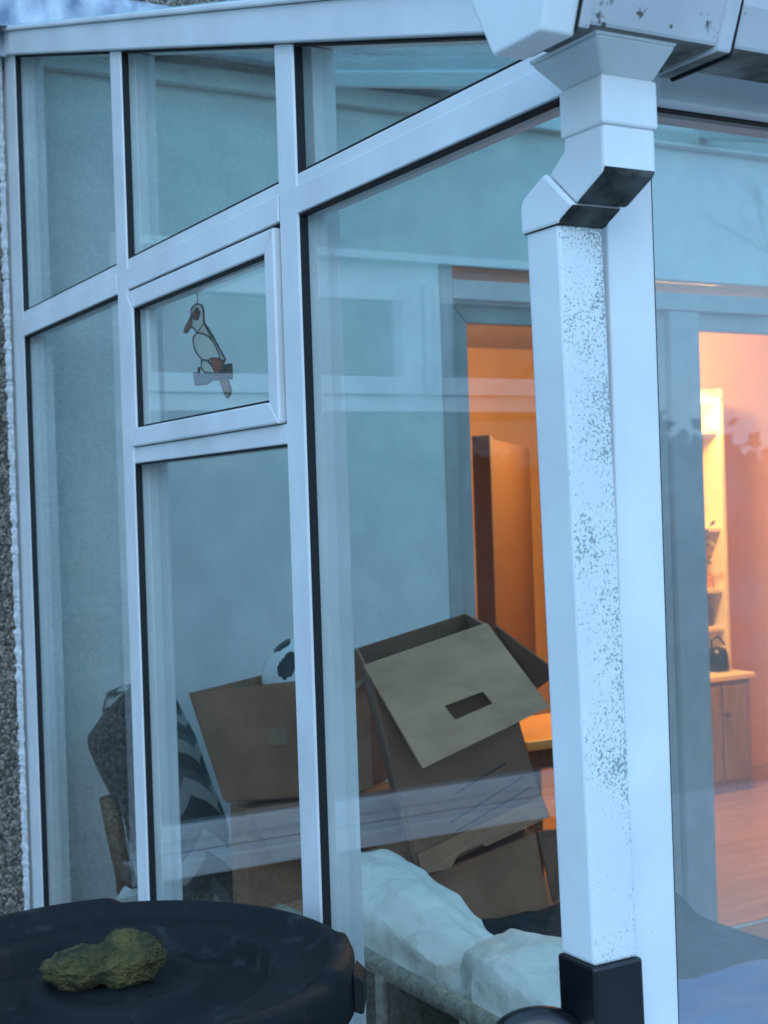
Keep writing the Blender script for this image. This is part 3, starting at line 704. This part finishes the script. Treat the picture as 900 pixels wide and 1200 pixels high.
def cloth_patch(name, x0, x1, y0, y1, z, amp, m, label, cat, n=40, drop=.0, thick=.004, seed=0, edge=.15):
    bm = newbm(); V = []
    for i in range(n+1):
        V.append([])
        for j in range(n+1):
            u, v = i/n, j/n; x = x0+(x1-x0)*u; y = y0+(y1-y0)*v
            h = z+amp*(noise.noise(Vector((x*7+seed, y*7, seed)))+.5*noise.noise(Vector((x*19, y*19+seed, 2))))-drop*(1-v)**2
            x += edge*.2*noise.noise(Vector((seed, y*8, 1)))*(1 if u < .2 or u > .8 else 0)
            y += edge*.2*noise.noise(Vector((x*8, seed, 4)))*(1 if v < .2 else 0)
            V[-1].append(bm.verts.new((x, y, h)))
    for i in range(n):
        for j in range(n): bm.faces.new([V[i][j], V[i+1][j], V[i+1][j+1], V[i][j+1]])
    o = mk(name, bm, m, smooth=True); s = o.modifiers.new('solid', 'SOLIDIFY'); s.thickness = thick
    return tag(o, label, cat)
cloth_patch('dark_cloth', .42, 1.12, 1.15, 1.44, .70, .025, M_blackcloth, 'crumpled black cloth behind the white sacks', 'cloth', drop=.03, seed=3)

# wicker sofa along the side glazing with two stuffed white pillows
sofa = thing('wicker_sofa', 'pale wicker sofa with a rounded top rail against the side glazing', 'sofa', (.5, .8, .09))
bm = newbm(); tube(bm, [(.185+.004*math.sin(y*7), y, .805+.003*math.sin(y*11)) for y in [1.42-.02*k for k in range(58)]], .017, 12); mk('top_rail', bm, M_wicker, sofa, smooth=True)
bm = newbm(); box(bm, .178, .20, .28, 1.42, .30, .792); mk('back_panel', bm, M_wickerd, sofa)
for y in (.45, .72, .99, 1.26):
    bm = newbm(); tube(bm, [(.172, y, .30), (.172, y, .80)], .011, 8); mk('back_post', bm, M_wicker, sofa, smooth=True)
bm = newbm(); box(bm, .201, .80, .28, 1.42, .30, .50); mk('seat', bm, M_wickerd, sofa, bevel=.02)
for x in (.2, .76):
    for y in (.32, 1.38): mk('leg', leg(x+.01, y, .299, .02), M_wicker, sofa)
def sack(c, d, rot, seed, label):
    bm = newbm(); bmesh.ops.create_cube(bm, size=2); bmesh.ops.subdivide_edges(bm, edges=bm.edges, cuts=60, use_grid_fill=True)
    for v in bm.verts:
        p = v.co.copy(); s = p.normalized(); p = p*.22+s*.83
        q = Vector((p.x*d[0], p.y*d[1], p.z*d[2]))
        nn = noise.noise(q*7+Vector((seed, 0, 0)))*.030+noise.noise(Vector((q.x*26+seed, q.y*10, q.z*26)))*.012
        rid = 1-abs(noise.noise(q*11+Vector((seed*2, 3, 1))))*2.2
        r2_ = 1-abs(noise.noise(q*24+Vector((7, seed, 1))))*3; v.co = q+s*(nn*.8+.005*max(rid, 0)**2+.0018*max(r2_, 0))
    bmesh.ops.rotate(bm, verts=bm.verts, cent=(0, 0, 0), matrix=Matrix.Rotation(rot[0], 3, 'X') @ Matrix.Rotation(rot[1], 3, 'Y') @ Matrix.Rotation(rot[2], 3, 'Z'))
    bmesh.ops.translate(bm, verts=bm.verts, vec=c)
    return tag(mk('stuffed_sack', bm, M_cushion, smooth=True), label, 'sack', 'white stuffed sacks heaped on the wicker sofa')
sack((.355, 1.20, .745), (.115, .27, .13), (.22, 0, .05), 1, 'plump off-white stuffed sack sloping down from the wide white mullion')
sack((.40, .80, .695), (.15, .22, .145), (.12, .1, -.1), 5, 'creased off-white stuffed sack half hidden behind the white downpipe')

# things low behind the front glazing
cloth_patch('blue_plastic_sheet', .42, 1.3, .30, .75, .765, .012, M_blue, 'rumpled blue plastic sheet low behind the front pane', 'sheet', seed=9, drop=.02)
cloth_patch('white_crumpled_bag', .36, .80, .22, .40, .80, .06, M_paper, 'crumpled white bag at the edge of the blue sheet', 'bag', seed=14, drop=.05)
st = thing('storage_crate', 'dark grey storage crate behind the blue sheet', 'crate', (.78, 1.0, .09))
bm = newbm(); box(bm, .72, 1.05, .8, 1.15, .09, .68); mk('crate_body', bm, M_ribbed, st, bevel=.01)
bm = newbm(); box(bm, .71, 1.06, .79, 1.16, .681, .705); mk('crate_lid', bm, M_blackcloth, st, bevel=.006)

# ---------------------------------------------------------------- the lit room
scr = thing('wooden_screen', 'plain brown wooden screen standing inside the lit room', 'screen', (3, 4.6, .1))
a, b = Vector((2.40, 3.95, .1)), Vector((3.40, 5.03, .1)); d = (b-a).normalized(); nrm = Vector((-d.y, d.x, 0))
bm = newbm(); q = [a+d*.07, b, b+nrm*.03, a+d*.07+nrm*.03]; prism(bm, q, (0, 0, 1.79)); mk('screen_panel', bm, M_wood, scr)
bm = newbm(); q = [a-nrm*.02, a+d*.068-nrm*.02, a+d*.068+nrm*.06, a+nrm*.06]; prism(bm, q, (0, 0, 1.80)); mk('screen_post', bm, M_dooredge, scr, bevel=.004)
lt = thing('small_table', 'small honey wooden table brightly lit just inside the glazed doors', 'table', (2.2, 3.35, .1))
bm = newbm(); box(bm, 1.96, 2.7, 3.08, 3.6, .70, .735); mk('table_top', bm, M_woodlight, lt, bevel=.004)
bm = newbm(); box(bm, 2.0, 2.66, 3.12, 3.56, .62, .699); mk('apron', bm, M_wood, lt)
for x in (2.02, 2.64):
    for y in (3.14, 3.54): mk('leg', leg(x, y, .619, .022, .1), M_wood, lt)

dr = thing('kitchen_dresser', 'cream open dresser with lit shelves seen through the right hand pane', 'dresser', (4.215, 4.5, .1))
bm = newbm(); box(bm, 3.60, 4.20, 4.28, 4.70, .1, .665); mk('base_cabinet', bm, M_base, dr, bevel=.004)
for k in range(3):
    bm = newbm(); box(bm, 3.62+.19*k, 3.80+.19*k, 4.262, 4.279, .16, .64); o = mk('cupboard_door', bm, M_base, dr, bevel=.006)
    bm = newbm(); tube(bm, [(3.64+.19*k, 4.262, .5), (3.64+.19*k, 4.245, .5)], .012, 10); mk('knob', bm, M_dooredge, o)
bm = newbm(); box(bm, 3.58, 4.225, 4.26, 4.71, .667, .695); mk('worktop', bm, M_cream, dr, bevel=.004)
bm = newbm(); box(bm, 3.835, 4.185, 4.69, 4.715, .696, 2.14); mk('back_board', bm, M_cream, dr)
for z in (.90, 1.10, 1.42, 1.52, 1.93, 2.0, 2.14):
    if z in (1.52, 2.0): continue
    bm = newbm(); box(bm, 3.835, 4.185, 4.44, 4.689, z, z+.022); mk('shelf', bm, M_cream, dr, bevel=.002)
bm = newbm(); box(bm, 4.186, 4.210, 4.42, 4.715, .696, 2.165); mk('side_board', bm, M_cream, dr, bevel=.003)
def small(name, bm, m, label, cat, smooth=True): return tag(mk(name, bm, m, smooth=smooth), label, cat)
bm = newbm(); tube(bm, [(4.075+.085*math.cos(t), 4.60, 1.535+.085*math.sin(t)) for t in [2*math.pi*k/36 for k in range(37)]], .005, 8, caps=False)
small('wire_hoop', bm, M_black, 'thin black wire hoop standing on a lit dresser shelf', 'ornament')
bm = newbm(); box(bm, 3.955, 4.165, 4.5, 4.66, .923, 1.02); small('dark_tin', bm, M_dooredge, 'dark oblong tin on the lowest dresser shelf', 'tin', False)
bm = newbm(); box(bm, 3.935, 4.175, 4.5, 4.66, 1.123, 1.2); small('orange_book', bm, M_woodlight, 'flat orange book lying on the dresser shelf above the dark tin', 'book', False)
kt = thing('kettle', 'black kettle on the white dresser worktop', 'kettle', (4.115, 4.4, .695))
bm = newbm(); lathe(bm, [(.055, 0), (.06, .02), (.055, .08), (.045, .115), (.02, .125)], (4.115, 4.42, .696), 24); mk('kettle_body', bm, M_black, kt, smooth=True)
bm = newbm(); tube(bm, [(4.115-.04, 4.42, .80), (4.075, 4.42, .86), (4.125, 4.42, .875), (4.165, 4.42, .83)], .006, 8); mk('handle', bm, M_black, kt, smooth=True)
tp = thing('trailing_plant', 'small trailing green plant on a dresser shelf', 'plant', (3.985, 4.5, 1.44))
bm = newbm()
for k in range(60):
    c = Vector((3.955+random.uniform(-.06, .10), 4.40+random.uniform(-.05, .06), 1.40+random.uniform(-.14, .1))); a = random.uniform(0, 6.28)
    u = Vector((math.cos(a), math.sin(a)*.5, random.uniform(-.7, .3))).normalized()*.025; v = u.cross(Vector((.3, 1, .2))).normalized()*.012
    quadmesh(bm, [c-u, c+v, c+u, c-v], [(0, 1, 2, 3)])
mk('leaves', bm, mat('plant_leaf', (.20, .18, .03), .6), tp)
bm = newbm(); lathe(bm, [(.03, 0), (.045, .07)], (3.985, 4.52, 1.442), 20); mk('pot', bm, M_dooredge, tp)

# ceiling lamp that lights the room
cl = thing('ceiling_lamp', 'round warm ceiling lamp in the lit room', 'lamp', (3.3, 3.9, 2.35))
bm = newbm(); lathe(bm, [(.03, .235), (.14, .22), (.17, .17), (.13, .12), (.04, .10)], (3.3, 3.9, 2.33), 32); mk('lamp_shade', bm, M_amber, cl, smooth=True)
bm = newbm(); lathe(bm, [(.05, .236), (.05, .265)], (3.3, 3.9, 2.33), 20); mk('ceiling_rose', bm, M_dooredge, cl)
def plight(name, loc, e, col, rad, par):
    l = bpy.data.lights.new(name, 'POINT'); l.energy = e; l.color = col; l.shadow_soft_size = rad
    o = bpy.data.objects.new(name, l); S.collection.objects.link(o); o.parent = par; o.location = Vector(loc)-worldloc(par)
LAMP = (1.0, .56, .20)
plight('ceiling_lamp_light', (3.3, 3.9, 2.36), 44, LAMP, .08, cl)
# warm strip lights under the dresser top
dl = thing('shelf_lamp', 'slim warm lamp fixed above the dresser shelves', 'lamp', (4.0, 4.4, 2.05))
bm = newbm(); box(bm, 3.87, 4.17, 4.405, 4.43, 2.095, 2.112); mk('lamp_tube', bm, M_amber, dl)
bm = newbm(); box(bm, 3.86, 4.18, 4.39, 4.439, 2.1125, 2.139); mk('lamp_fitting', bm, M_cream, dl)
plight('shelf_lamp_light', (4.0, 4.38, 2.06), 2.2, (1, .66, .22), .03, dl)

# ---------------------------------------------------------------- water butt with lid and stone
BC = (-.375, .745)
wb = thing('water_butt', 'dark round water butt with a moulded lid in the left foreground', 'water butt', (BC[0], BC[1], 0))
bm = newbm(); lathe(bm, [(.24, .0), (.25, .02), (.275, .35), (.285, .37), (.285, .40), (.28, .42), (.298, .90), (.315, .912), (.315, .93)], (BC[0], BC[1], 0), 72); mk('barrel', bm, M_butt, wb, smooth=True)
def tabs(r, z, a):
    if r > .285 and z > .94:
        d = math.degrees(a) % 360
        up_ = 0
        for c0, hw in ((92, 21), (212, 25), (330, 18)):
            dd = abs((d-c0+180) % 360-180)
            if dd < hw: up_ = .009*min(1, (hw-dd)/1.5)
        return up_
    return 0
lp = [(.318, .915), (.326, .918), (.328, .935), (.326, .972), (.322, .982), (.310, .986), (.296, .984), (.287, .972), (.262, .966), (.222, .969), (.212, .966), (.205, .941), (.18, .939), (.132, .941), (.124, .958), (.116, .963), (.098, .963), (.090, .956), (.06, .955), (.004, .955)]
bm = newbm(); lathe(bm, lp, (BC[0], BC[1], 0), 180, tabs); lid = mk('lid', bm, M_butt, wb, smooth=True)
bm = newbm(); box(bm, BC[0]-.012, BC[0]+.002, BC[1]-.331, BC[1]-.3255, .925, .975); mk('lid_seam', bm, M_gasket, lid)
bm = newbm()
for a in range(-70, 90, 8):
    pass
tube(bm, [(BC[0]+.06+.0*k, BC[1]+.0, .967) for k in range(2)]+[(BC[0]+.13*math.cos(t), BC[1]+.13*math.sin(t), .966) for t in [R(x) for x in range(-60, 60, 10)]], .004, 8)
bm.free()
for ang in (-32,):
    a = R(ang); c = Vector((BC[0]+.326*math.cos(a), BC[1]+.326*math.sin(a), .955)); t_ = Vector((-math.sin(a), math.cos(a), 0))
    bm = newbm(); nn = Vector((math.cos(a), math.sin(a), 0))
    loft(bm, [c-t_*.04+Vector((0, 0, -.03)), c+t_*.04+Vector((0, 0, -.03)), c+t_*.035+Vector((0, 0, .02)), c-t_*.035+Vector((0, 0, .02))],
         [v+nn*.014 for v in (c-t_*.04+Vector((0, 0, -.034)), c+t_*.04+Vector((0, 0, -.034)), c+t_*.03+Vector((0, 0, .008)), c-t_*.03+Vector((0, 0, .008)))])
    mk('lid_catch', bm, M_butt, lid, bevel=.004)
# stone
bm = newbm(); bmesh.ops.create_icosphere(bm, subdivisions=6, radius=1)
for v in bm.verts:
    p = v.co.copy(); n1 = noise.noise(p*1.6+Vector((4, 1, 2))); n2 = noise.noise(p*4.3); n3 = noise.noise(p*11); n4 = noise.noise(p*26)
    k = 1+.15*n1+.08*n2+.05*n3+.035*n4+.03*noise.noise(p*55)
    waist = 1-.22*math.exp(-((p.x+.12)/.22)**2)
    v.co = Vector((p.x*.082*k, p.y*.046*k*waist, max(p.z, -.75)*.037*k*waist*(1.12 if p.x > 0 else .98)+.006*p.x))
bmesh.ops.rotate(bm, verts=bm.verts, cent=(0, 0, 0), matrix=Matrix.Rotation(R(-18), 3, 'Z'))
bmesh.ops.translate(bm, verts=bm.verts, vec=(-.385, .765, .9815))
tag(mk('stone', bm, M_rock, smooth=True), 'lumpy moss-covered stone lying on the dark lid', 'stone')

# ---------------------------------------------------------------- garden seen only in reflections
fe = thing('garden_fence', 'weathered board fence at the end of the garden', 'fence', (2, -9, 0))
bm = newbm()
for k in range(150):
    x = -8+k*.15; box(bm, x, x+.142, -9.02, -9, .05, 1.6+.01*random.random())
mk('fence_boards', bm, M_fence, fe)
for k in range(9):
    bm = newbm(); x = -8+k*2.8; box(bm, x, x+.1, -8.99, -8.9, 0, 1.7); mk('fence_post', bm, M_fence, fe)
bm = newbm()
for k in range(26000):
    x = random.uniform(-16, 24); y = -13+random.gauss(0, .9); top = 2.3+.5*noise.noise(Vector((x*.35, 0, 0)))+.3*noise.noise(Vector((x*1.3, 0, 5)))
    z = top*random.random()**.6; c = Vector((x, y, z))
    a = Vector((random.uniform(-1, 1), random.uniform(-1, 1), random.uniform(-1, 1))).normalized()*.12; b_ = a.orthogonal().normalized()*.08
    quadmesh(bm, [c-a, c+b_, c+a, c-b_], [(0, 1, 2, 3)])
tag(mk('hedge', bm, M_leaf), 'dark uneven hedge beyond the garden fence', 'hedge', kind='stuff')
def tree(x, y, h, seed, label):
    rnd = random.Random(seed); t = thing('bare_tree', label, 'tree', (x, y, 0), 'bare winter trees in the garden')
    tk = newbm(); cr = newbm()
    def branch(bm, p, d, L, r, lvl):
        pts = [p]; n = 6; q = p.copy(); dd = d.copy()
        for i in range(n):
            dd = (dd+Vector((rnd.uniform(-1, 1), rnd.uniform(-1, 1), rnd.uniform(-.4, .9)))*.16).normalized(); q = q+dd*L/n; pts.append(q.copy())
        tube(bm, pts, r, 7 if lvl < 2 else 4, rs=[r*(1-.75*i/n) for i in range(n+1)])
        if lvl < 4:
            for i in range((5, 5, 4, 3)[lvl]):
                k = rnd.randint(2, n); dv = (dd*.6+Vector((rnd.uniform(-1, 1), rnd.uniform(-1, 1), rnd.uniform(-.1, .8)))).normalized()
                branch(cr, pts[k], dv, L*rnd.uniform(.5, .72), r*.42, lvl+1)
    branch(tk, Vector((x, y, 0)), Vector((0, 0, 1)), h*.5, h*.016, 0)
    mk('trunk', tk, M_bark, t, smooth=True); mk('crown', cr, M_bark, t, smooth=True)
tree(11.5, -8.2, 6.5, 3, 'slender bare tree at the far right of the garden fence')
tree(13.5, -11.0, 8.0, 11, 'taller bare tree beyond the garden fence')
tree(-6.5, -4.0, 6.0, 5, 'bare tree to the left of the lawn')
